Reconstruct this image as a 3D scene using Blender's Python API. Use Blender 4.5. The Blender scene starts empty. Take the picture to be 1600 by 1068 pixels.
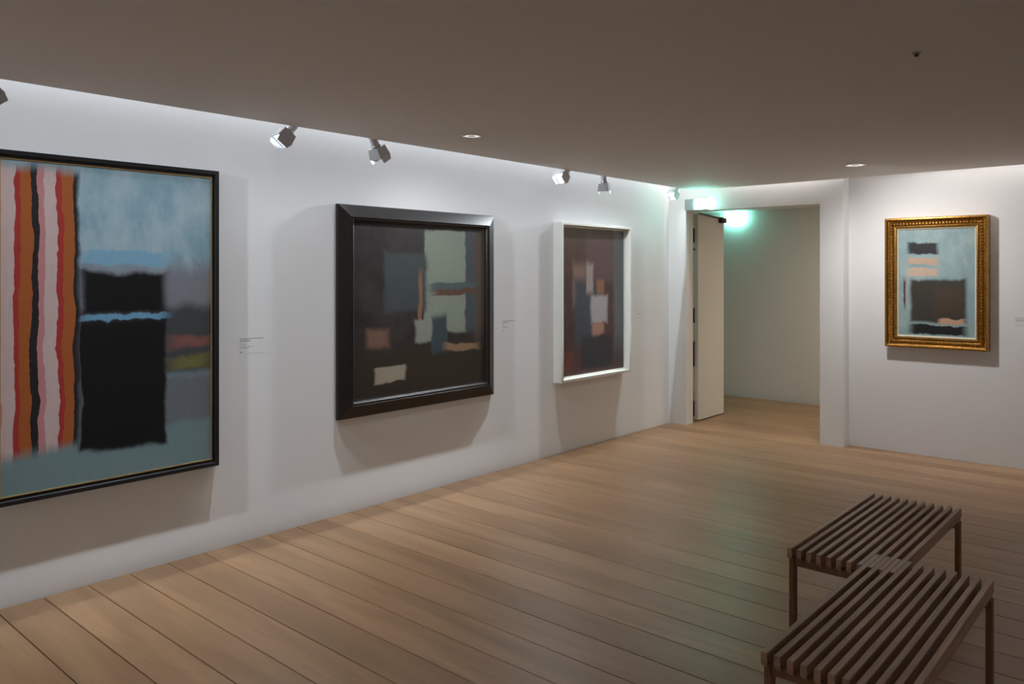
import bpy, bmesh, math, random
from mathutils import Vector, Matrix
random.seed(7)
S = bpy.context.scene
COL = S.collection
PI = math.pi

# ------------------------------------------------------------------ camera
H_EYE = 1.6
cam_data = bpy.data.cameras.new('camera')
cam = bpy.data.objects.new('camera', cam_data)
COL.objects.link(cam)
cam.location = (0, 0, H_EYE)
cam.rotation_euler = (PI / 2, 0, math.radians(41.394) - PI / 2)
cam_data.sensor_fit = 'HORIZONTAL'
cam_data.sensor_width = 36
cam_data.lens = 1230.0 / 1600 * 36
cam_data.shift_y = -(534 - 426.4) / 1600
cam_data.clip_start = 0.05
S.camera = cam

# ------------------------------------------------------------------ view
S.view_settings.view_transform = 'Standard'
S.view_settings.look = 'None'
S.view_settings.gamma = 1
S.view_settings.exposure = 0.44
S.view_settings.use_curve_mapping = False

# ------------------------------------------------------------------ world (windowless room, faint ambient)
W = bpy.data.worlds.new('world'); S.world = W
W.use_nodes = True
W.node_tree.nodes['Background'].inputs[0].default_value = (0.02, 0.02, 0.022, 1)
W.node_tree.nodes['Background'].inputs[1].default_value = 1

# ------------------------------------------------------------------ room dimensions
DL = 4.309      # left wall plane (y)
DP = 7.427      # face of the portal (x)
DW = 7.573      # far wall plane (x)
DF = 9.666      # far wall of the passage (x)
HC = 2.455      # ceiling
HT = 2.95       # top of the light slots
XB, YB = -3.0, -3.2

def area(name, loc, rot, sx, sy, power, col, spread=PI):
    d = bpy.data.lights.new(name, 'AREA'); d.shape = 'RECTANGLE'
    d.size = sx; d.size_y = sy; d.energy = power; d.color = col; d.spread = spread
    o = bpy.data.objects.new(name, d); COL.objects.link(o)
    o.location = loc; o.rotation_euler = rot
    return o
# fluorescent rows hidden in the light slots along the two picture walls
COOL = (0.85, 0.925, 1.0)
area('slot_and_fill_light', (2.2, 4.10, 2.90), (0, 0, 0), 10.0, 0.05, 18, COOL)
area('slot_and_fill_light', (7.38, -0.6, 2.90), (0, 0, 0), 0.05, 5.0, 12, (1.0, 0.97, 0.95))
area('slot_and_fill_light', (7.35, 3.35, 2.90), (0, 0, 0), 0.05, 1.6, 9, (1.0, 0.97, 0.95))
# unseen fill strips, added along the two walls behind the camera
area('slot_and_fill_light', (2.2, YB + 0.16, 2.90), (0, 0, 0), 10.0, 0.05, 14, COOL)
area('slot_and_fill_light', (XB + 0.16, 0.5, 2.90), (0, 0, 0), 0.05, 7.0, 55, COOL)
# ceiling lamp of the passage behind the portal
area('passage_light', (8.7, 2.0, 2.38), (0, 0, 0), 0.3, 0.3, 16, (1.0, 0.86, 0.66))

# ================================================================== helpers
def link(name, mesh, parent=None):
    o = bpy.data.objects.new(name, mesh); COL.objects.link(o)
    if parent is not None: o.parent = parent
    return o

def obj(name, bm, mat, parent=None, smooth=False):
    bmesh.ops.recalc_face_normals(bm, faces=bm.faces)
    me = bpy.data.meshes.new(name); bm.to_mesh(me); bm.free()
    me.materials.append(mat)
    if smooth:
        for p in me.polygons: p.use_smooth = True
    return link(name, me, parent)

def tag(o, label, cat, group=None):
    o['label'] = label; o['category'] = cat
    if group: o['group'] = group
    return o

def thing(name, label, cat, loc=(0, 0, 0), rotz=0, group=None):
    o = bpy.data.objects.new(name, None); COL.objects.link(o)
    o.empty_display_size = 0.1
    o.location = loc; o.rotation_euler = (0, 0, rotz)
    return tag(o, label, cat, group)

def struct(name, bm, mat, label=None):
    o = obj(name, bm, mat); o['kind'] = 'structure'
    if label: o['label'] = label
    return o

def box(bm, x0, x1, y0, y1, z0, z1, bev=0):
    vs = [bm.verts.new((x, y, z)) for x in (x0, x1) for y in (y0, y1) for z in (z0, z1)]
    idx = [(0, 1, 3, 2), (4, 6, 7, 5), (0, 4, 5, 1), (2, 3, 7, 6), (0, 2, 6, 4), (1, 5, 7, 3)]
    fs = [bm.faces.new([vs[i] for i in f]) for f in idx]
    if bev:
        es = list({e for f in fs for e in f.edges})
        bmesh.ops.bevel(bm, geom=es, offset=bev, segments=1, affect='EDGES', profile=0.5)
    return vs

def bx(*a, **k):
    bm = bmesh.new(); box(bm, *a, **k); return bm

def lathe(bm, prof, seg=24, M=None, closed=False):
    """prof: list of (r, z) revolved around z"""
    rings = []
    for r, z in prof:
        if r < 1e-6:
            v = Vector((0, 0, z)); v = M @ v if M else v
            rings.append([bm.verts.new(v)])
        else:
            ring = []
            for k in range(seg):
                a = 2 * PI * k / seg
                v = Vector((r * math.cos(a), r * math.sin(a), z)); v = M @ v if M else v
                ring.append(bm.verts.new(v))
            rings.append(ring)
    pairs = list(zip(rings, rings[1:]))
    if closed: pairs.append((rings[-1], rings[0]))
    for a, b in pairs:
        for k in range(seg):
            q = (k + 1) % seg
            if len(a) == 1 and len(b) == 1: continue
            if len(a) == 1: bm.faces.new((a[0], b[k], b[q]))
            elif len(b) == 1: bm.faces.new((a[k], a[q], b[0]))
            else: bm.faces.new((a[k], a[q], b[q], b[k]))

def prism(bm, pts, axis, a0, a1):
    """extrude a 2d polygon; axis = 'x': pts are (y,z); 'y': (x,z); 'z': (x,y)"""
    def mk(p, a):
        return {'x': (a, p[0], p[1]), 'y': (p[0], a, p[1]), 'z': (p[0], p[1], a)}[axis]
    A = [bm.verts.new(mk(p, a0)) for p in pts]; B = [bm.verts.new(mk(p, a1)) for p in pts]
    n = len(pts)
    bm.faces.new(A); bm.faces.new(B[::-1])
    for k in range(n):
        q = (k + 1) % n
        bm.faces.new((A[k], B[k], B[q], A[q]))

# ------------------------------------------------------------------ materials
def mat(name, col, rough=0.6, metal=0.0, spec=0.5, emit=None, es=0, coat=0):
    m = bpy.data.materials.new(name); m.use_nodes = True
    b = m.node_tree.nodes['Principled BSDF']
    b.inputs['Base Color'].default_value = (*col, 1)
    b.inputs['Roughness'].default_value = rough
    b.inputs['Metallic'].default_value = metal
    b.inputs['Specular IOR Level'].default_value = spec
    b.inputs['Coat Weight'].default_value = coat
    if emit:
        b.inputs['Emission Color'].default_value = (*emit, 1)
        b.inputs['Emission Strength'].default_value = es
    return m

class NT:
    def __init__(s, m):
        s.t = m.node_tree; s.n = s.t.nodes; s.bsdf = s.n['Principled BSDF']
    def put(s, a, b):
        if isinstance(a, bpy.types.NodeSocket): s.t.links.new(a, b)
        elif isinstance(a, (tuple, list)) and len(a) == 3 and b.type == 'RGBA': b.default_value = (*a, 1)
        else: b.default_value = a
    def math(s, op, a, b=0.0, c=None, clamp=False):
        n = s.n.new('ShaderNodeMath'); n.operation = op; n.use_clamp = clamp
        s.put(a, n.inputs[0]); s.put(b, n.inputs[1])
        if c is not None: s.put(c, n.inputs[2])
        return n.outputs[0]
    def mix(s, f, a, b, mode='MIX'):
        n = s.n.new('ShaderNodeMix'); n.data_type = 'RGBA'; n.blend_type = mode
        s.put(f, n.inputs[0]); s.put(a, n.inputs[6]); s.put(b, n.inputs[7])
        return n.outputs[2]
    def noise(s, vec, scale, detail=3, rough=0.5, dist=0.0):
        n = s.n.new('ShaderNodeTexNoise'); s.t.links.new(vec, n.inputs['Vector'])
        n.inputs['Scale'].default_value = scale; n.inputs['Detail'].default_value = detail
        n.inputs['Roughness'].default_value = rough; n.inputs['Distortion'].default_value = dist
        return n.outputs['Fac']
    def coord(s, which='Object'):
        return s.n.new('ShaderNodeTexCoord').outputs[which]
    def mapping(s, vec, scale=(1, 1, 1), loc=None):
        n = s.n.new('ShaderNodeMapping'); s.t.links.new(vec, n.inputs[0])
        n.inputs['Scale'].default_value = scale
        if loc is not None: s.put(loc, n.inputs['Location'])
        return n.outputs[0]
    def ramp(s, f, a, b):
        n = s.n.new('ShaderNodeMapRange'); n.interpolation_type = 'SMOOTHSTEP'
        s.put(f, n.inputs[0]); n.inputs[1].default_value = a; n.inputs[2].default_value = b
        return n.outputs[0]
    def bump(s, hgt, strength, dist=0.002):
        n = s.n.new('ShaderNodeBump'); s.t.links.new(hgt, n.inputs['Height'])
        n.inputs['Strength'].default_value = strength; n.inputs['Distance'].default_value = dist
        s.t.links.new(n.outputs[0], s.bsdf.inputs['Normal'])
    def color(s, c): s.put(c, s.bsdf.inputs['Base Color'])

def plaster(name, col, rough=0.75, spec=0.25):
    m = mat(name, col, rough, spec=spec); k = NT(m); c = k.coord()
    v = k.noise(c, 1.3, 3)
    k.color(k.mix(v, tuple(x * 0.975 for x in col), tuple(min(1, x * 1.02) for x in col)))
    k.bump(k.noise(c, 140, 2), 0.08, 0.001)
    return m

M = {}
M['wall'] = plaster('white_wall_paint', (0.80, 0.80, 0.80))
M['portal'] = plaster('white_portal_paint', (0.80, 0.80, 0.79), 0.5, 0.4)
M['ceiling'] = plaster('ceiling_paint', (0.80, 0.765, 0.74))
M['slot'] = plaster('slot_paint', (0.75, 0.75, 0.75))
M['door'] = plaster('door_paint', (0.77, 0.76, 0.73), 0.45, 0.4)
M['sub'] = mat('dark_subfloor', (0.05, 0.033, 0.02), 0.9)
M['metal'] = mat('brushed_aluminium', (0.62, 0.63, 0.66), 0.28, 1.0)
M['satin'] = mat('satin_silver_paint', (0.66, 0.67, 0.70), 0.38, 0.35)
M['head'] = mat('silver_lamp_head', (0.60, 0.61, 0.64), 0.3, 0.3)
M['reflector'] = mat('lit_reflector', (0.8, 0.78, 0.75), 0.3, emit=(1.0, 0.96, 0.92), es=0.55)
M['steel_dark'] = mat('dark_steel', (0.03, 0.028, 0.025), 0.45, 0.6)
M['black_plastic'] = mat('black_plastic', (0.012, 0.012, 0.012), 0.5)
M['white_plastic'] = mat('white_plastic', (0.75, 0.75, 0.74), 0.4)
M['grey_plastic'] = mat('grey_plastic', (0.45, 0.47, 0.48), 0.45)
M['lamp_glow'] = mat('lamp_face', (0.9, 0.9, 0.9), 0.3, emit=(0.9, 0.95, 1.0), es=6)
M['exit_glow'] = mat('exit_sign_diffuser', (0.5, 0.9, 0.8), 0.4, emit=(0.30, 1.0, 0.80), es=18)
M['exit_glow_small'] = mat('passage_sign_diffuser', (0.5, 0.9, 0.8), 0.4, emit=(0.30, 1.0, 0.80), es=12)
M['chrome'] = mat('polished_ring', (0.85, 0.83, 0.80), 0.12, 1.0)
M['ink'] = mat('grey_ink', (0.50, 0.50, 0.51), 0.8)
M['ink_dark'] = mat('dark_ink', (0.30, 0.30, 0.31), 0.8)
M['glass_dark'] = mat('dark_lamp_recess', (0.03, 0.028, 0.028), 0.25)
M['frame_black'] = mat('black_lacquer', (0.010, 0.010, 0.012), 0.32, spec=0.5)
M['fillet_gold'] = mat('thin_gilt_fillet', (0.42, 0.27, 0.09), 0.4, 0.6)
M['cream'] = mat('cream_liner', (0.62, 0.56, 0.42), 0.6)
M['frame_white'] = plaster('off_white_frame_paint', (0.72, 0.72, 0.66), 0.5, 0.35)
M['canvas_side'] = mat('canvas_edge', (0.35, 0.3, 0.22), 0.8)

def ebony():
    m = mat('dark_stained_frame', (0.02, 0.016, 0.013), 0.36, spec=0.4); k = NT(m); c = k.coord()
    k.color(k.mix(k.noise(k.mapping(c, (4, 4, 60)), 3, 4), (0.018, 0.013, 0.011), (0.010, 0.008, 0.007)))
    return m
M['ebony'] = ebony()

def gilt():
    m = mat('antique_gilding', (0.5, 0.26, 0.05), 0.30, 0.92); k = NT(m); c = k.coord()
    a = k.noise(c, 90, 3); b = k.noise(c, 9, 3)
    col = k.mix(k.ramp(a, 0.35, 0.65), (0.24, 0.11, 0.022), (0.56, 0.31, 0.07))
    k.color(k.mix(k.ramp(b, 0.45, 0.75), col, (0.45, 0.24, 0.06)))
    k.bump(a, 0.25, 0.002)
    return m
M['gilt'] = gilt()

def oak():
    m = mat('oiled_oak_floor', (0.4, 0.25, 0.14), 0.42, spec=0.45); k = NT(m)
    c = k.coord()
    oi = k.n.new('ShaderNodeObjectInfo'); rnd = oi.outputs['Random']
    off = k.n.new('ShaderNodeCombineXYZ')
    k.put(k.math('MULTIPLY', rnd, 37.0), off.inputs[0]); k.put(k.math('MULTIPLY', rnd, 91.0), off.inputs[1])
    v = k.mapping(c, (1, 1, 1), off.outputs[0])
    broad = k.noise(k.mapping(v, (7, 0.8, 1)), 1.0, 3, 0.5, 0.8)
    grain = k.noise(k.mapping(v, (60, 2.2, 1)), 1.0, 4, 0.6, 0.4)
    fine = k.noise(k.mapping(v, (240, 9, 1)), 1.0, 2)
    tone = k.mix(k.ramp(broad, 0.3, 0.7), (0.350, 0.204, 0.105), (0.455, 0.276, 0.146))
    tone = k.mix(k.math('MULTIPLY', k.ramp(grain, 0.5, 0.78), 0.42), tone, (0.27, 0.155, 0.08))
    tone = k.mix(k.math('MULTIPLY', k.ramp(fine, 0.55, 0.8), 0.22), tone, (0.22, 0.13, 0.07))
    hue = k.mix(rnd, (0.82, 0.80, 0.78), (1.06, 1.06, 1.08))
    tone = k.mix(1.0, tone, hue, 'MULTIPLY')
    vo = k.n.new('ShaderNodeTexVoronoi'); k.t.links.new(k.mapping(v, (1.0, 0.62, 1)), vo.inputs['Vector'])
    vo.inputs['Scale'].default_value = 1.5
    knot = k.math('MULTIPLY', k.math('SUBTRACT', 1.0, k.ramp(vo.outputs['Distance'], 0.010, 0.022)), 0.75)
    tone = k.mix(knot, tone, (0.05, 0.03, 0.018))
    k.color(tone)
    k.put(k.math('ADD', k.math('MULTIPLY', broad, 0.12), 0.29), k.bsdf.inputs['Roughness'])
    k.bump(grain, 0.12, 0.001)
    return m
M['oak'] = oak()

def bench_wood():
    m = mat('brown_oiled_bench_wood', (0.2, 0.11, 0.06), 0.36, spec=0.5); k = NT(m); c = k.coord()
    rnd = k.n.new('ShaderNodeObjectInfo').outputs['Random']
    off = k.n.new('ShaderNodeCombineXYZ'); k.put(k.math('MULTIPLY', rnd, 23.0), off.inputs[0])
    v = k.mapping(c, (1, 1, 1), off.outputs[0])
    g = k.noise(k.mapping(v, (3, 70, 70)), 1.0, 4, 0.6, 0.3)
    col = k.mix(k.ramp(g, 0.3, 0.75), (0.44, 0.275, 0.18), (0.27, 0.15, 0.088))
    k.color(k.mix(1.0, col, k.mix(rnd, (0.85, 0.85, 0.86), (1.12, 1.1, 1.1)), 'MULTIPLY'))
    return m
M['bench'] = bench_wood()

def leg_wood():
    m = mat('chestnut_bench_leg_wood', (0.2, 0.09, 0.035), 0.45); k = NT(m); c = k.coord()
    g = k.noise(k.mapping(c, (60, 60, 3)), 1.0, 4, 0.6, 0.3)
    k.color(k.mix(g, (0.24, 0.115, 0.045), (0.12, 0.055, 0.022)))
    return m
M['leg'] = leg_wood()

# ================================================================== structure
def boxes(name, L, m, label=None):
    bm = bmesh.new()
    for b in L: box(bm, *b)
    return struct(name, bm, m, label)

# floor: dark subfloor with oak planks running away from the picture wall
floor = boxes('floor', [(XB, DF + 0.1, YB, 5.7, -0.12, -0.019)], M['sub'])
PW = 0.2055
def plank_mesh(w, l):
    bm = bmesh.new(); box(bm, -w / 2, w / 2, -l / 2, l / 2, -0.02, 0.0)
    es = [e for e in bm.edges if e.verts[0].co.z > -0.001 and e.verts[1].co.z > -0.001]
    bmesh.ops.bevel(bm, geom=es, offset=0.0020, segments=1, affect='EDGES')
    bmesh.ops.recalc_face_normals(bm, faces=bm.faces)
    me = bpy.data.meshes.new('plank'); bm.to_mesh(me); bm.free(); me.materials.append(M['oak'])
    return me
cache = {}
x0 = 1.387 - PW * math.floor((1.387 - XB) / PW)
k = 0
while x0 + PW < DF + 0.02:
    ylo, yhi = (YB, DL - 0.004) if x0 + PW < 7.60 else (0.4, 5.6)
    cut = ylo + (yhi - ylo) * random.choice([0.18, 0.3, 0.42])
    cut = ylo + round((cut - ylo) * 5) / 5
    for a, b in ((ylo, cut - 0.0006), (cut + 0.0006, yhi)):
        key = round(b - a, 3)
        if key not in cache: cache[key] = plank_mesh(PW - 0.0040, b - a)
        o = link('plank', cache[key], floor)
        o.location = (x0 + PW / 2, (a + b) / 2, 0)
    x0 += PW; k += 1

# walls
boxes('wall_left', [(XB, DW, DL, DL + 0.15, -0.12, HT)], M['wall'])
boxes('wall_far', [(DW, 7.70, YB, 2.648, -0.02, HT), (DW, 7.70, 2.648, 4.172, 2.27, HT), (DW, 7.70, 4.172, 5.6, -0.02, HT)], M['wall'])
boxes('wall_back', [(XB - 0.15, XB, YB, DL + 0.15, -0.12, HT)], M['wall'])
boxes('wall_right', [(XB, 7.70, YB - 0.15, YB, -0.12, HT)], M['wall'])
# portal: deep white frame standing proud of the far wall
bm = bmesh.new()
pts = [(2.495, 0.001), (2.708, 0.001), (2.708, 2.249), (4.103, 2.249), (4.103, 0.001), (DL, 0.001), (DL, HT), (2.495, HT)]
prism(bm, pts, 'x', DP, DW)
struct('trim_1', bm, M['portal'])
# passage beyond
boxes('wall_passage_far', [(DF, DF + 0.12, 0.3, 5.7, -0.12, 2.6)], M['wall'])
boxes('wall_passage_left', [(7.70, DF, 5.6, 5.7, -0.12, 2.6)], M['wall'])
boxes('wall_passage_right', [(7.70, DF, 0.3, 0.4, -0.12, 2.6)], M['wall'])
boxes('ceiling_passage', [(7.70, DF, 0.4, 5.6, 2.40, 2.5)], M['ceiling'])
# ceiling slab ends short of both picture walls, leaving light slots
cb = [(XB + 0.32, YB + 0.32), (7.304, YB + 0.32), (7.309, 0.4), (7.345, 3.984), (XB + 0.32, 3.984)]
bm = bmesh.new(); prism(bm, cb, 'z', HC, HT); struct('ceiling', bm, M['ceiling'])
boxes('ceiling_slot_top', [(XB, 7.70, YB, DL + 0.15, HT, HT + 0.1)], M['slot'])

# skirting shadow gap: a slim dark joint under the walls
# ------------------------------------------------------------------ door
door = thing('door_1', 'open off white door leaf folded back beside the portal', 'door', (7.712, 4.140, 0))
door['kind'] = 'structure'
obj('leaf', bx(0, 0.597, -0.026, 0.026, 0.012, 2.235, bev=0.002), M['door'], door)
for z0, z1 in ((1.93, 2.085), (1.06, 1.22), (0.59, 0.86), (0.05, 0.215)):
    hb = bmesh.new(); box(hb, -0.030, -0.002, 0.018, 0.030, z0, z1, bev=0.001)
    h_ = obj('hinge', hb, M['steel_dark'], door)
bm = bmesh.new(); lathe(bm, [(0, -0.012), (0.008, -0.012), (0.008, 0.012), (0, 0.012)], 10)
for v in bm.verts: v.co = Vector((-0.012, 0.018, 1.857)) + v.co
obj('pivot_pin', bm, M['steel_dark'], door)
bm = bmesh.new(); box(bm, 0.47, 0.59, -0.068, -0.027, 2.165, 2.222, bev=0.004)
cl = obj('door_closer', bm, M['black_plastic'], door)
bm = bmesh.new()
prism(bm, [(-0.02, 2.236), (0.50, 2.205), (0.50, 2.217), (-0.02, 2.248)], 'y', -0.056, -0.044)
obj('closer_arm', bm, M['steel_dark'], cl)

# ================================================================== framed pictures
def frame_rails(root, x0, x1, z0, z1, prof, m, name='frame_rail'):
    """mitred moulding: prof is a closed polygon of (inset, depth); one mesh per side. local: x right, y into wall, z up"""
    def corner(ins, t):
        return [Vector((x0 + ins, -t, z0 + ins)), Vector((x1 - ins, -t, z0 + ins)),
                Vector((x1 - ins, -t, z1 - ins)), Vector((x0 + ins, -t, z1 - ins))]
    out = []
    for s in range(4):
        bm = bmesh.new(); A = []; B = []
        for ins, t in prof:
            c = corner(ins, t)
            A.append(bm.verts.new(c[s])); B.append(bm.verts.new(c[(s + 1) % 4]))
        n = len(prof)
        for q in range(n):
            r = (q + 1) % n
            bm.faces.new((A[q], A[r], B[r], B[q]))
        bm.faces.new(A); bm.faces.new(B)
        out.append(obj(name, bm, m, root))
    return out

def flat(root, name, x0, x1, z0, z1, t0, t1, m):
    return obj(name, bx(x0, x1, -t1, -t0, z0, z1), m, root)

def painted(name, base, base2, patches, stripes=None, rough=0.4, nscale=6.0):
    """abstract colour-field picture: soft wavering blocks of colour on a mottled ground"""
    m = mat(name, base, rough, spec=0.4); k = NT(m)
    g = k.coord('Generated')
    sp = k.n.new('ShaderNodeSeparateXYZ'); k.t.links.new(g, sp.inputs[0])
    n1 = k.noise(g, nscale, 4, 0.6); n2 = k.noise(k.mapping(g, (1, 1, 1), (3.1, 0.7, 5.3)), nscale, 4, 0.6)
    n3 = k.noise(k.mapping(g, (30, 30, 8)), 2.0, 3, 0.6)
    u = k.math('ADD', sp.outputs[0], k.math('MULTIPLY', k.math('SUBTRACT', n1, 0.5), 0.07))
    w = k.math('ADD', sp.outputs[2], k.math('MULTIPLY', k.math('SUBTRACT', n2, 0.5), 0.07))
    col = k.mix(k.ramp(n2, 0.35, 0.65), base, base2)
    def block(cx, cz, hw, hh, soft):
        a = k.math('DIVIDE', k.math('ABSOLUTE', k.math('SUBTRACT', u, cx)), hw)
        b = k.math('DIVIDE', k.math('ABSOLUTE', k.math('SUBTRACT', w, cz)), hh)
        d = k.math('MAXIMUM', a, b)
        return k.math('SUBTRACT', 1.0, k.ramp(d, 1 - soft, 1 + soft))
    for p in patches:
        cx, cz, hw, hh, c, soft = p[:6]
        op = p[6] if len(p) > 6 else 1.0
        f = block(cx, cz, hw, hh, soft)
        if op < 1: f = k.math('MULTIPLY', f, op)
        col = k.mix(f, col, c)
    if stripes:
        (cx, cz, hw, hh, soft), bands, n = stripes
        f = block(cx, cz, hw, hh, soft)
        ph = k.math('FRACT', k.math('MULTIPLY', u, n))
        r = k.n.new('ShaderNodeValToRGB'); r.color_ramp.interpolation = 'CONSTANT'
        el = r.color_ramp.elements
        while len(el) < len(bands): el.new(0.5)
        for e, (pos, c) in zip(el, bands): e.position = pos; e.color = (*c, 1)
        k.t.links.new(ph, r.inputs[0])
        col = k.mix(f, col, r.outputs[0])
    col = k.mix(k.math('MULTIPLY', n3, 0.30), col, k.mix(1.0, col, (0.45, 0.45, 0.48), 'MULTIPLY'))
    k.color(col); k.bump(n3, 0.15, 0.001)
    return m

# --- 1: tall picture in a black frame
p = thing('framed_painting', 'tallest picture, red striped and dark colour fields in a slim black frame', 'painting', (1.7195, DL, 0.493))
Wd, Hd = 1.137, 1.693
prof = [(0, 0), (0, 0.041), (0.020, 0.041), (0.024, 0.038), (0.024, 0.030), (0.038, 0.030), (0.038, 0)]
frame_rails(p, -Wd / 2, Wd / 2, 0, Hd, prof, M['frame_black'])
frame_rails(p, -Wd / 2 + 0.038, Wd / 2 - 0.038, 0.038, Hd - 0.038, [(0, 0), (0, 0.032), (0.005, 0.032), (0.005, 0)], M['fillet_gold'], 'gilt_fillet')
m1 = painted('striped_colour_field', (0.22, 0.36, 0.42), (0.36, 0.47, 0.52),
    [(0.80, 0.60, 0.5, 0.09, (0.20, 0.21, 0.24), 0.5), (0.75, 0.43, 0.5, 0.12, (0.055, 0.06, 0.065), 0.2),
     (0.8, 0.21, 0.5, 0.10, (0.14, 0.16, 0.18), 0.2), (0.5, 0.06, 0.7, 0.09, (0.17, 0.25, 0.27), 0.2),
     (0.545, 0.30, 0.21, 0.21, (0.004, 0.005, 0.006), 0.06), (0.545, 0.60, 0.21, 0.065, (0.004, 0.005, 0.006), 0.16), (0.545, 0.715, 0.21, 0.025, (0.20, 0.38, 0.52), 0.25),
     (0.545, 0.522, 0.21, 0.010, (0.14, 0.32, 0.48), 0.3), (0.89, 0.35, 0.10, 0.02, (0.16, 0.15, 0.05), 0.6), (0.89, 0.42, 0.10, 0.02, (0.22, 0.09, 0.08), 0.6)],
    ((0.08, 0.55, 0.25, 0.43, 0.06),
     [(0, (0.55, 0.42, 0.40)), (0.30, (0.36, 0.035, 0.03)), (0.42, (0.36, 0.10, 0.025)), (0.68, (0.018, 0.016, 0.018)), (0.84, (0.50, 0.22, 0.22))], 5.5))
flat(p, 'canvas', -Wd / 2 + 0.043, Wd / 2 - 0.043, 0.043, Hd - 0.043, 0.004, 0.027, m1)

# --- 2: wide dark picture, reverse bevel frame
p = thing('framed_painting', 'dark brown almost square picture in a broad sloping dark wooden frame', 'painting', (3.884, DL, 0.630))
Wd, Hd = 1.512, 1.428
prof = [(0, 0), (0, 0.024), (0.006, 0.028), (0.084, 0.062), (0.088, 0.055), (0.094, 0.055), (0.098, 0.059), (0.106, 0.053), (0.112, 0.042), (0.122, 0.040), (0.122, 0)]
frame_rails(p, -Wd / 2, Wd / 2, 0, Hd, prof, M['ebony'])
m2 = painted('dark_colour_field', (0.018, 0.014, 0.013), (0.035, 0.028, 0.026),
    [(0.5, 0.12, 0.7, 0.16, (0.030, 0.021, 0.014), 0.3), (0.67, 0.66, 0.17, 0.32, (0.21, 0.24, 0.19), 0.05), (0.88, 0.70, 0.05, 0.36, (0.055, 0.07, 0.085), 0.12),
     (0.97, 0.66, 0.06, 0.36, (0.085, 0.065, 0.05), 0.3), (0.36, 0.66, 0.15, 0.17, (0.045, 0.056, 0.058), 0.15),
     (0.74, 0.635, 0.20, 0.022, (0.07, 0.10, 0.10), 0.25), (0.76, 0.60, 0.19, 0.018, (0.10, 0.055, 0.035), 0.3),
     (0.47, 0.55, 0.014, 0.17, (0.20, 0.11, 0.06), 0.3), (0.55, 0.36, 0.12, 0.075, (0.22, 0.23, 0.20), 0.15),
     (0.62, 0.33, 0.06, 0.12, (0.035, 0.055, 0.06), 0.2), (0.80, 0.24, 0.14, 0.022, (0.24, 0.15, 0.09), 0.3),
     (0.25, 0.12, 0.11, 0.05, (0.30, 0.26, 0.19), 0.12), (0.16, 0.34, 0.07, 0.05, (0.16, 0.09, 0.06), 0.4)])
flat(p, 'canvas', -Wd / 2 + 0.118, Wd / 2 - 0.118, 0.118, Hd - 0.118, 0.004, 0.036, m2)

# --- 3: picture in a white box frame
p = thing('framed_painting', 'maroon and slate blue picture in a deep white box frame', 'painting', (5.995, DL, 0.636))
Wd, Hd = 1.104, 1.412
prof = [(0, 0), (0, 0.093), (0.002, 0.095), (0.022, 0.095), (0.024, 0.093), (0.024, 0.038), (0.040, 0.034), (0.040, 0)]
frame_rails(p, -Wd / 2, Wd / 2, 0, Hd, prof, M['frame_white'])
m3 = painted('maroon_colour_field', (0.085, 0.038, 0.032), (0.055, 0.030, 0.032),
    [(0.62, 0.80, 0.22, 0.16, (0.11, 0.065, 0.075), 0.2), (0.93, 0.62, 0.09, 0.45, (0.13, 0.155, 0.17), 0.35),
     (0.30, 0.62, 0.10, 0.14, (0.22, 0.14, 0.12), 0.35), (0.43, 0.42, 0.20, 0.22, (0.045, 0.06, 0.085), 0.18),
     (0.45, 0.66, 0.05, 0.10, (0.36, 0.29, 0.28), 0.3), (0.60, 0.44, 0.13, 0.10, (0.38, 0.36, 0.36), 0.22),
     (0.58, 0.29, 0.09, 0.05, (0.38, 0.20, 0.15), 0.3), (0.56, 0.14, 0.24, 0.11, (0.022, 0.028, 0.036), 0.2),
     (0.10, 0.10, 0.10, 0.07, (0.13, 0.04, 0.03), 0.2), (0.62, 0.60, 0.06, 0.05, (0.26, 0.12, 0.07), 0.3)], rough=0.3)
flat(p, 'canvas', -Wd / 2 + 0.038, Wd / 2 - 0.038, 0.038, Hd - 0.038, 0.004, 0.030, m3)

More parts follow.
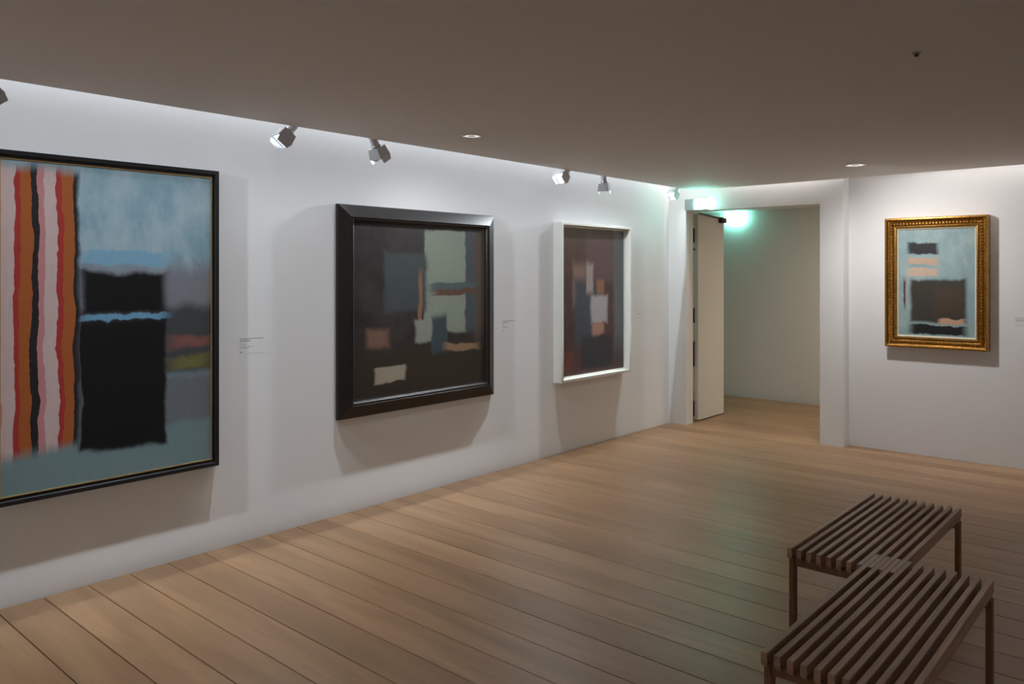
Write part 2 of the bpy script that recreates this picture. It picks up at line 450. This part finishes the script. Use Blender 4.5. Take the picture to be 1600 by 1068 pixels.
# --- 4: gilt picture on the far wall
p = thing('framed_painting', 'smallest picture, pale teal and olive colour fields in a carved gilt frame', 'painting', (DW, 1.752, 0.948), -PI / 2)
Wd, Hd = 0.806, 1.138
prof = [(0, 0), (0, 0.086), (0.006, 0.098), (0.016, 0.100), (0.022, 0.094), (0.025, 0.070), (0.036, 0.066), (0.040, 0.070), (0.046, 0.076), (0.058, 0.076), (0.064, 0.070),
        (0.067, 0.056), (0.075, 0.056), (0.079, 0.068), (0.088, 0.066), (0.094, 0.050), (0.094, 0)]
rails = frame_rails(p, -Wd / 2, Wd / 2, 0, Hd, prof, M['gilt'])
def beads(name, ins, t, r, pitch, rails, stretch=1.0):
    """rows of carved beads along each rail"""
    x0, x1, z0, z1 = -Wd / 2 + ins, Wd / 2 - ins, ins, Hd - ins
    for s, rail in enumerate(rails):
        a, b = [((x0, z0), (x1, z0)), ((x1, z0), (x1, z1)), ((x1, z1), (x0, z1)), ((x0, z1), (x0, z0))][s]
        L = math.hypot(b[0] - a[0], b[1] - a[1]); n = int(L / pitch); bm = bmesh.new()
        dx, dz = (b[0] - a[0]) / L, (b[1] - a[1]) / L
        for q in range(n):
            f = (q + 0.5) / n
            c = Vector((a[0] + (b[0] - a[0]) * f, -t, a[1] + (b[1] - a[1]) * f))
            ax = Vector((dx, 0, dz)); bxv = Vector((-dz, 0, dx)); yv = Vector((0, -1, 0))
            ps = [c + ax * r * stretch, c + bxv * r, c - ax * r * stretch, c - bxv * r]
            rr = [c + (ax * r * stretch + bxv * r) * 0.0 + yv * r]
            vs = [bm.verts.new(v) for v in ps]; top = bm.verts.new(rr[0])
            for e in range(4): bm.faces.new((vs[e], vs[(e + 1) % 4], top))
        o = obj(name, bm, M['gilt'], rail); o['kind'] = 'stuff'
beads('carved_leaf_row', 0.052, 0.0745, 0.0120, 0.026, rails, 1.0)
beads('bead_row', 0.031, 0.0670, 0.0060, 0.0130, rails)
beads('bead_row', 0.071, 0.0560, 0.0045, 0.0110, rails)
frame_rails(p, -Wd / 2 + 0.094, Wd / 2 - 0.094, 0.094, Hd - 0.094, [(0, 0), (0, 0.052), (0.012, 0.042), (0.012, 0)], M['cream'], 'liner')
m4 = painted('teal_colour_field', (0.26, 0.38, 0.40), (0.35, 0.47, 0.48),
    [(0.8, 0.35, 0.3, 0.25, (0.24, 0.36, 0.42), 0.5, 0.6), (0.52, 0.33, 0.36, 0.20, (0.045, 0.042, 0.032), 0.10), (0.66, 0.33, 0.18, 0.12, (0.07, 0.048, 0.03), 0.4),
     (0.52, 0.06, 0.36, 0.045, (0.010, 0.012, 0.013), 0.2), (0.70, 0.145, 0.16, 0.022, (0.55, 0.34, 0.23), 0.25),
     (0.32, 0.60, 0.20, 0.035, (0.60, 0.45, 0.34), 0.2), (0.32, 0.70, 0.20, 0.035, (0.55, 0.40, 0.30), 0.2), (0.32, 0.82, 0.20, 0.05, (0.014, 0.014, 0.016), 0.2),
     (0.08, 0.40, 0.015, 0.13, (0.13, 0.03, 0.03), 0.4)], rough=0.5)
flat(p, 'canvas', -Wd / 2 + 0.104, Wd / 2 - 0.104, 0.104, Hd - 0.104, 0.004, 0.036, m4)

# ================================================================== wall labels
def wall_label(loc, rotz, lines, label, w, h):
    t = thing('wall_label', label, 'label', loc, rotz, 'printed wall labels')
    flat(t, 'panel', -0.006, w + 0.006, -0.006, h + 0.006, 0.0, 0.0005, M['wall'])
    for z, ln, th, dark in lines:
        bm = bmesh.new(); x = 0.0
        while x < ln - 0.004:
            wd = min(random.uniform(0.008, 0.024), ln - x)
            box(bm, x, x + wd, -0.00058, -0.0004, z - th / 2, z + th / 2); x += wd + 0.0025
        obj('text_line', bm, M['ink_dark'] if dark else M['ink'], t)
    return t
L1 = [(0.083, 0.155, 0.005, 1), (0.071, 0.070, 0.006, 1), (0.058, 0.024, 0.004, 0), (0.047, 0.034, 0.004, 0), (0.035, 0.096, 0.004, 0), (0.028, 0.060, 0.004, 0), (0.004, 0.013, 0.007, 1)]
wall_label((2.441, DL, 1.124), 0, L1, 'small printed label on the wall right of the black framed striped picture', 0.16, 0.09)
wall_label((4.772, DL, 1.124), 0, L1, 'small printed label right of the broad dark wooden frame', 0.16, 0.09)
wall_label((6.806, DL, 1.176), 0, [(0.012, 0.07, 0.005, 1)], 'one line printed label right of the white box frame', 0.08, 0.024)
wall_label((DW, 1.172, 1.160), -PI / 2, [(0.074, 0.14, 0.004, 0), (0.066, 0.16, 0.004, 0), (0.055, 0.16, 0.005, 1), (0.045, 0.14, 0.004, 0), (0.034, 0.05, 0.003, 0), (0.016, 0.15, 0.004, 0)],
           'small printed label on the wall right of the gilt frame', 0.17, 0.09)

# ================================================================== track spotlights in the slot
def washer_optic(ld, d, zl, cx, sig, power):
    """photometric distribution of an asymmetric wall washer: an even sheet on the wall, softer spill on the floor"""
    ld.use_nodes = True; nt = ld.node_tree; nt.nodes.clear()
    k = NT.__new__(NT); k.t = nt; k.n = nt.nodes
    out = k.n.new('ShaderNodeOutputLight'); em = k.n.new('ShaderNodeEmission'); nt.links.new(em.outputs[0], out.inputs[0])
    sp = k.n.new('ShaderNodeSeparateXYZ'); nt.links.new(k.coord('Normal'), sp.inputs[0])
    vx, vy, vz = sp.outputs
    dn = k.math('MAXIMUM', k.math('MULTIPLY', vz, -1.0), 0.001)
    vyp = k.math('MAXIMUM', vy, 0.001)
    rw = k.math('DIVIDE', d, vyp); rf = k.math('DIVIDE', zl, dn)
    iswall = k.math('LESS_THAN', rw, rf)
    rho = k.math('MINIMUM', rw, rf); rho2 = k.math('MULTIPLY', rho, rho)
    lat = k.math('DIVIDE', k.math('SUBTRACT', k.math('MULTIPLY', vx, rho), cx), sig)
    B = k.math('EXPONENT', k.math('MULTIPLY', k.math('MULTIPLY', lat, lat), -1.0))
    drop = k.math('MULTIPLY', k.math('MULTIPLY', vz, -1.0), rho)
    A = k.math('MULTIPLY', k.ramp(drop, -0.15, 0.45), k.math('SUBTRACT', 1.0, k.math('MULTIPLY', drop, 0.25)))
    Iw = k.math('DIVIDE', k.math('MULTIPLY', A, rho2), vyp)
    yo = k.math('MULTIPLY', vy, rho)                                  # floor offset from the lamp, towards the wall
    q = k.math('DIVIDE', k.math('SUBTRACT', yo, 0.1), 1.6)
    F = k.math('EXPONENT', k.math('MULTIPLY', k.math('MULTIPLY', q, q), -1.0))
    F = k.math('MULTIPLY', F, k.math('SUBTRACT', 1.0, k.math('MULTIPLY', k.ramp(yo, 0.055, 0.085), 0.5)))
    If = k.math('DIVIDE', k.math('MULTIPLY', k.math('MULTIPLY', F, FLOOR_SPILL), rho2), dn)
    I = k.math('ADD', k.math('MULTIPLY', Iw, iswall), k.math('MULTIPLY', If, k.math('SUBTRACT', 1.0, iswall)))
    I = k.math('MULTIPLY', k.math('MULTIPLY', I, B), k.ramp(vz, 0.25, 0.0))
    k.put(k.math('MULTIPLY', I, power), em.inputs['Strength'])
FLOOR_SPILL = 1.12
def spotlight(pivot, aim, label, power, cx, sig):
    pv = Vector(pivot)
    t = thing('track_spotlight', label, 'spotlight', pivot, 0, 'silver track spotlights along the picture wall')
    d = (Vector(aim) - pv).normalized()
    # local -z = aim; keep one side of the square head level
    xa = d.cross(Vector((0, 0, 1))).normalized(); ya = xa.cross(d) * -1
    R = Matrix((xa, ya, -d)).transposed()
    def rot(bm):
        for v in bm.verts:
            c = v.co * 1.12
            if c.z < -0.05: c.z += 0.022
            v.co = R @ c
        return bm
    bm = bmesh.new(); box(bm, -0.05, 0.05, -0.014, 0.014, 0.034, 0.07, bev=0.003); obj('track_adapter', bm, M['satin'], t)
    bm = bmesh.new(); lathe(bm, [(0, 0.0), (0.009, 0.0), (0.009, 0.04), (0, 0.04)], 12); obj('stem', bm, M['satin'], t, True)
    bm = bmesh.new(); prism(bm, [(0.030, 0.036), (0.048, 0.036), (0.066, -0.006), (0.058, -0.012)], 'y', -0.006, 0.006); obj('locking_lever', bm, M['metal'], t)
    bm = bmesh.new(); lathe(bm, [(0, 0.012), (0.020, 0.012), (0.0235, 0.006), (0.0235, -0.098), (0, -0.098)], 28); obj('lamp_body', rot(bm), M['satin'], t, False)
    bm = bmesh.new(); lathe(bm, [(0, -0.096), (0.026, -0.096), (0.0285, -0.100), (0.0285, -0.108), (0.026, -0.112), (0, -0.112)], 28); obj('collar', rot(bm), M['metal'], t)
    # square head: four flared plates, open at the front
    bm = bmesh.new()
    a, b, z0, z1, th = 0.036, 0.044, -0.112, -0.172, 0.003
    def ring(h, z): return [bm.verts.new((sx * h, sy * h, z)) for sx, sy in ((-1, -1), (1, -1), (1, 1), (-1, 1))]
    r = [ring(a, z0), ring(b, z1), ring(b - th, z1), ring(a - th, z0 - 0.012)]
    bm.faces.new(r[0]); bm.faces.new(r[3])
    for u, v in ((0, 1), (1, 2), (2, 3)):
        for q in range(4): bm.faces.new((r[u][q], r[u][(q + 1) % 4], r[v][(q + 1) % 4], r[v][q]))
    hd = obj('lamp_head', rot(bm), M['head'], t)
    bm = bmesh.new(); box(bm, -0.030, 0.030, -0.030, 0.030, -0.134, -0.128); obj('lamp_face', rot(bm), M['lamp_glow'], hd)
    for s in (-1, 1):
        bm = bmesh.new()
        pl = [(-0.040, -0.168), (0.040, -0.168), (0.033, -0.200), (-0.033, -0.200)]
        A = [bm.verts.new((s * 0.0445, y, z)) for y, z in pl]; B = [bm.verts.new((s * 0.0465, y, z)) for y, z in pl]
        bm.faces.new(A); bm.faces.new(B)
        for q in range(4): bm.faces.new((A[q], A[(q + 1) % 4], B[(q + 1) % 4], B[q]))
        obj('barn_door', rot(bm), M['metal'], hd)
    src = pv + d * 0.210
    ld = bpy.data.lights.new('wall_washer', 'POINT'); ld.energy = 1.0; ld.color = COOL; ld.shadow_soft_size = 0.012
    washer_optic(ld, DL - src.y, src.z, cx, sig, power)
    lo = bpy.data.objects.new('spot_beam', ld); COL.objects.link(lo); lo.parent = t; lo.location = d * 0.210
    return t
PY, PZ = 4.02, 2.502
G = 8.4
spotlight((0.985, PY, PZ), (1.95, 4.12, 1.25), 'silver spotlight cut off at the left edge above the tall striped picture', G * 0.9, 0.3, 1.3)
spotlight((2.650, PY, PZ), (1.75, 4.12, 1.35), 'silver spotlight turned left, between the black frame and the dark wooden frame', G * 0.8, -0.5, 1.3)
spotlight((3.190, PY, PZ), (3.95, 4.12, 1.2), 'silver spotlight pointing down above the left part of the dark wooden frame', G * 0.9, 0.4, 1.2)
spotlight((5.310, PY, PZ), (4.0, 4.12, 1.3), 'silver spotlight turned left just above the white box frame', G * 0.9, -0.9, 1.5)
spotlight((5.790, PY, PZ), (6.05, 4.12, 1.2), 'silver spotlight pointing straight down above the white box frame', G * 0.7, 0.1, 1.1)
spotlight((7.120, PY, PZ), (6.1, 4.12, 1.3), 'silver spotlight turned left nearest the glowing green exit sign', G * 0.7, -0.6, 1.2)
tr = tag(obj('lighting_track', bx(XB + 0.1, 7.25, PY - 0.018, PY + 0.018, PZ + 0.071, PZ + 0.105, bev=0.002), M['satin']),
         'slim silver lighting track running in the ceiling slot above the pictures', 'track')

# ================================================================== exit lights
t = thing('exit_light', 'glowing green exit light on the lintel at the top left of the doorway', 'exit light', (DP, 3.965, 2.252))
obj('housing', bx(-0.055, -0.001, -0.125, 0.128, 0, 0.118, bev=0.003), M['grey_plastic'], t)
obj('diffuser', bx(-0.068, -0.020, -0.132, 0.006, 0.006, 0.112, bev=0.003), M['exit_glow'], t)
t = thing('exit_light', 'glowing green exit light high on the passage wall seen past the door', 'exit light', (DF, 4.615, 2.235))
obj('housing', bx(-0.022, -0.001, -0.12, 0.12, 0.015, 0.135, bev=0.003), M['grey_plastic'], t)
obj('diffuser', bx(-0.062, -0.022, -0.13, 0.13, 0.008, 0.142, bev=0.003), M['exit_glow_small'], t)

# ================================================================== ceiling fittings
def downlight(loc, r, label, aim, power, angle=95):
    t = thing('downlight', label, 'downlight', loc, 0, 'round ceiling downlights')
    bm = bmesh.new(); lathe(bm, [(r, -0.0005), (r, -0.004), (r * 0.93, -0.007), (r * 0.80, -0.006), (r * 0.76, -0.0005)], 40, closed=True); obj('trim_ring', bm, M['chrome'], t)
    bm = bmesh.new(); lathe(bm, [(r * 0.78, -0.001), (r * 0.78, -0.005), (r * 0.42, -0.0042), (r * 0.40, -0.001)], 40, closed=True); obj('reflector', bm, M['reflector'], t, True)
    bm = bmesh.new(); lathe(bm, [(0, -0.0008), (r * 0.41, -0.0008), (r * 0.41, -0.0035), (r * 0.2, -0.0028), (0, -0.0028)], 32); obj('lamp_recess', bm, M['glass_dark'], t)
    ld = bpy.data.lights.new('downlight_beam', 'SPOT'); ld.energy = power; ld.color = (1.0, 0.98, 0.97)
    ld.spot_size = math.radians(angle); ld.spot_blend = 1.0; ld.shadow_soft_size = 0.06
    lo = bpy.data.objects.new('downlight_beam', ld); COL.objects.link(lo); lo.parent = t; lo.location = (0, 0, -0.04)
    lo.rotation_euler = (Vector(aim) - Vector(loc)).to_track_quat('-Z', 'Y').to_euler()
downlight((3.505, 3.424, HC), 0.058, 'small round downlight in the ceiling near the picture wall', (4.0, 4.3, 1.4), 12)
downlight((6.446, 2.076, HC), 0.080, 'larger round downlight in the ceiling in front of the doorway', (7.573, 1.75, 1.05), 56, 125)
t = thing('ceiling_sensor', 'tiny brown sensor button in the dark part of the ceiling', 'sensor', (3.328, 0.842, HC))
bm = bmesh.new(); lathe(bm, [(0, -0.0005), (0.017, -0.0005), (0.017, -0.003), (0.012, -0.006), (0, -0.006)], 24); obj('base', bm, mat('brown_plastic', (0.34, 0.27, 0.22), 0.5), t)
bm = bmesh.new(); lathe(bm, [(0, -0.005), (0.009, -0.005), (0.007, -0.016), (0, -0.017)], 16); obj('sensor_tip', bm, M['steel_dark'], t)

# ================================================================== slatted benches
ZB, PITCH, SW, SL, SH = 0.395, 0.042, 0.0205, 1.16, 0.052
def slat_mesh():
    bm = bmesh.new(); n = 6; R = 0.022
    pts = [(-SL / 2, 0.0)]
    for q in range(n + 1):
        a = PI / 2 * q / n
        pts.append((-SL / 2 + R * (1 - math.cos(a)), -SH + R - R * math.sin(a)))
    for q in range(n + 1):
        a = PI / 2 * (1 - q / n)
        pts.append((SL / 2 - R * (1 - math.cos(a)), -SH + R - R * math.sin(a)))
    pts.append((SL / 2, 0.0))
    prism(bm, pts, 'y', -SW / 2, SW / 2)
    es = [e for e in bm.edges if abs(e.verts[0].co.y - e.verts[1].co.y) < 1e-5]
    bmesh.ops.bevel(bm, geom=es, offset=0.0015, segments=1, affect='EDGES')
    bmesh.ops.recalc_face_normals(bm, faces=bm.faces)
    me = bpy.data.meshes.new('slat'); bm.to_mesh(me); bm.free(); me.materials.append(M['bench'])
    return me
BW = 10 * PITCH + SW
def make_bench(loc, label):
    t = thing('slatted_bench', label, 'bench', loc, 0, 'slatted wooden benches')
    sm = slat_mesh()
    pb = bmesh.new(); lathe(pb, [(0, 0), (0.0045, 0), (0.0045, 0.0012), (0, 0.0012)], 10, Matrix.Rotation(PI / 2, 4, 'X'))
    pm = bpy.data.meshes.new('dowel_plug'); pb.to_mesh(pm); pb.free(); pm.materials.append(M['steel_dark'])
    for q in range(11):
        s = link('slat', sm, t); s.location = (0, BW / 2 - SW / 2 - q * PITCH, ZB)
        for e in (-1, 1):
            d = link('dowel_plug', pm, s); d.location = (e * (SL / 2 - 0.014), -SW / 2, -0.036)
    lx = SL / 2 - 0.062
    lb = bmesh.new(); box(lb, -0.022, 0.022, -0.011, 0.011, 0, ZB - SH, bev=0.0025)
    bmesh.ops.recalc_face_normals(lb, faces=lb.faces)
    lm = bpy.data.meshes.new('leg'); lb.to_mesh(lm); lb.free(); lm.materials.append(M['leg'])
    rb = bmesh.new(); box(rb, -0.013, 0.013, -BW / 2 + 0.014, BW / 2 - 0.014, ZB - SH - 0.038, ZB - SH, bev=0.0015)
    bmesh.ops.recalc_face_normals(rb, faces=rb.faces)
    rm = bpy.data.meshes.new('crossbar'); rb.to_mesh(rm); rb.free(); rm.materials.append(M['leg'])
    for ex in (-1, 1):
        for ey in (-1, 1):
            l = link('leg', lm, t); l.location = (ex * lx, ey * (BW / 2 - 0.003), 0)
        c = link('crossbar', rm, t); c.location = (ex * lx, 0, 0)
    return t
FX, FY = 3.392 + SL / 2, 1.380 - BW / 2
far = make_bench((FX, FY, 0), 'brown slatted wooden bench standing further away, nearer the doorway')
def dup(o, parent=None):
    c = o.copy(); COL.objects.link(c); c.parent = parent
    for ch in list(o.children): dup(ch, c)
    return c
near = dup(far)
near.location = (2.408 + SL / 2, FY - 7.5 * PITCH, 0)
near['label'] = 'brown slatted wooden bench in the lower right corner, cut off by the picture edge'
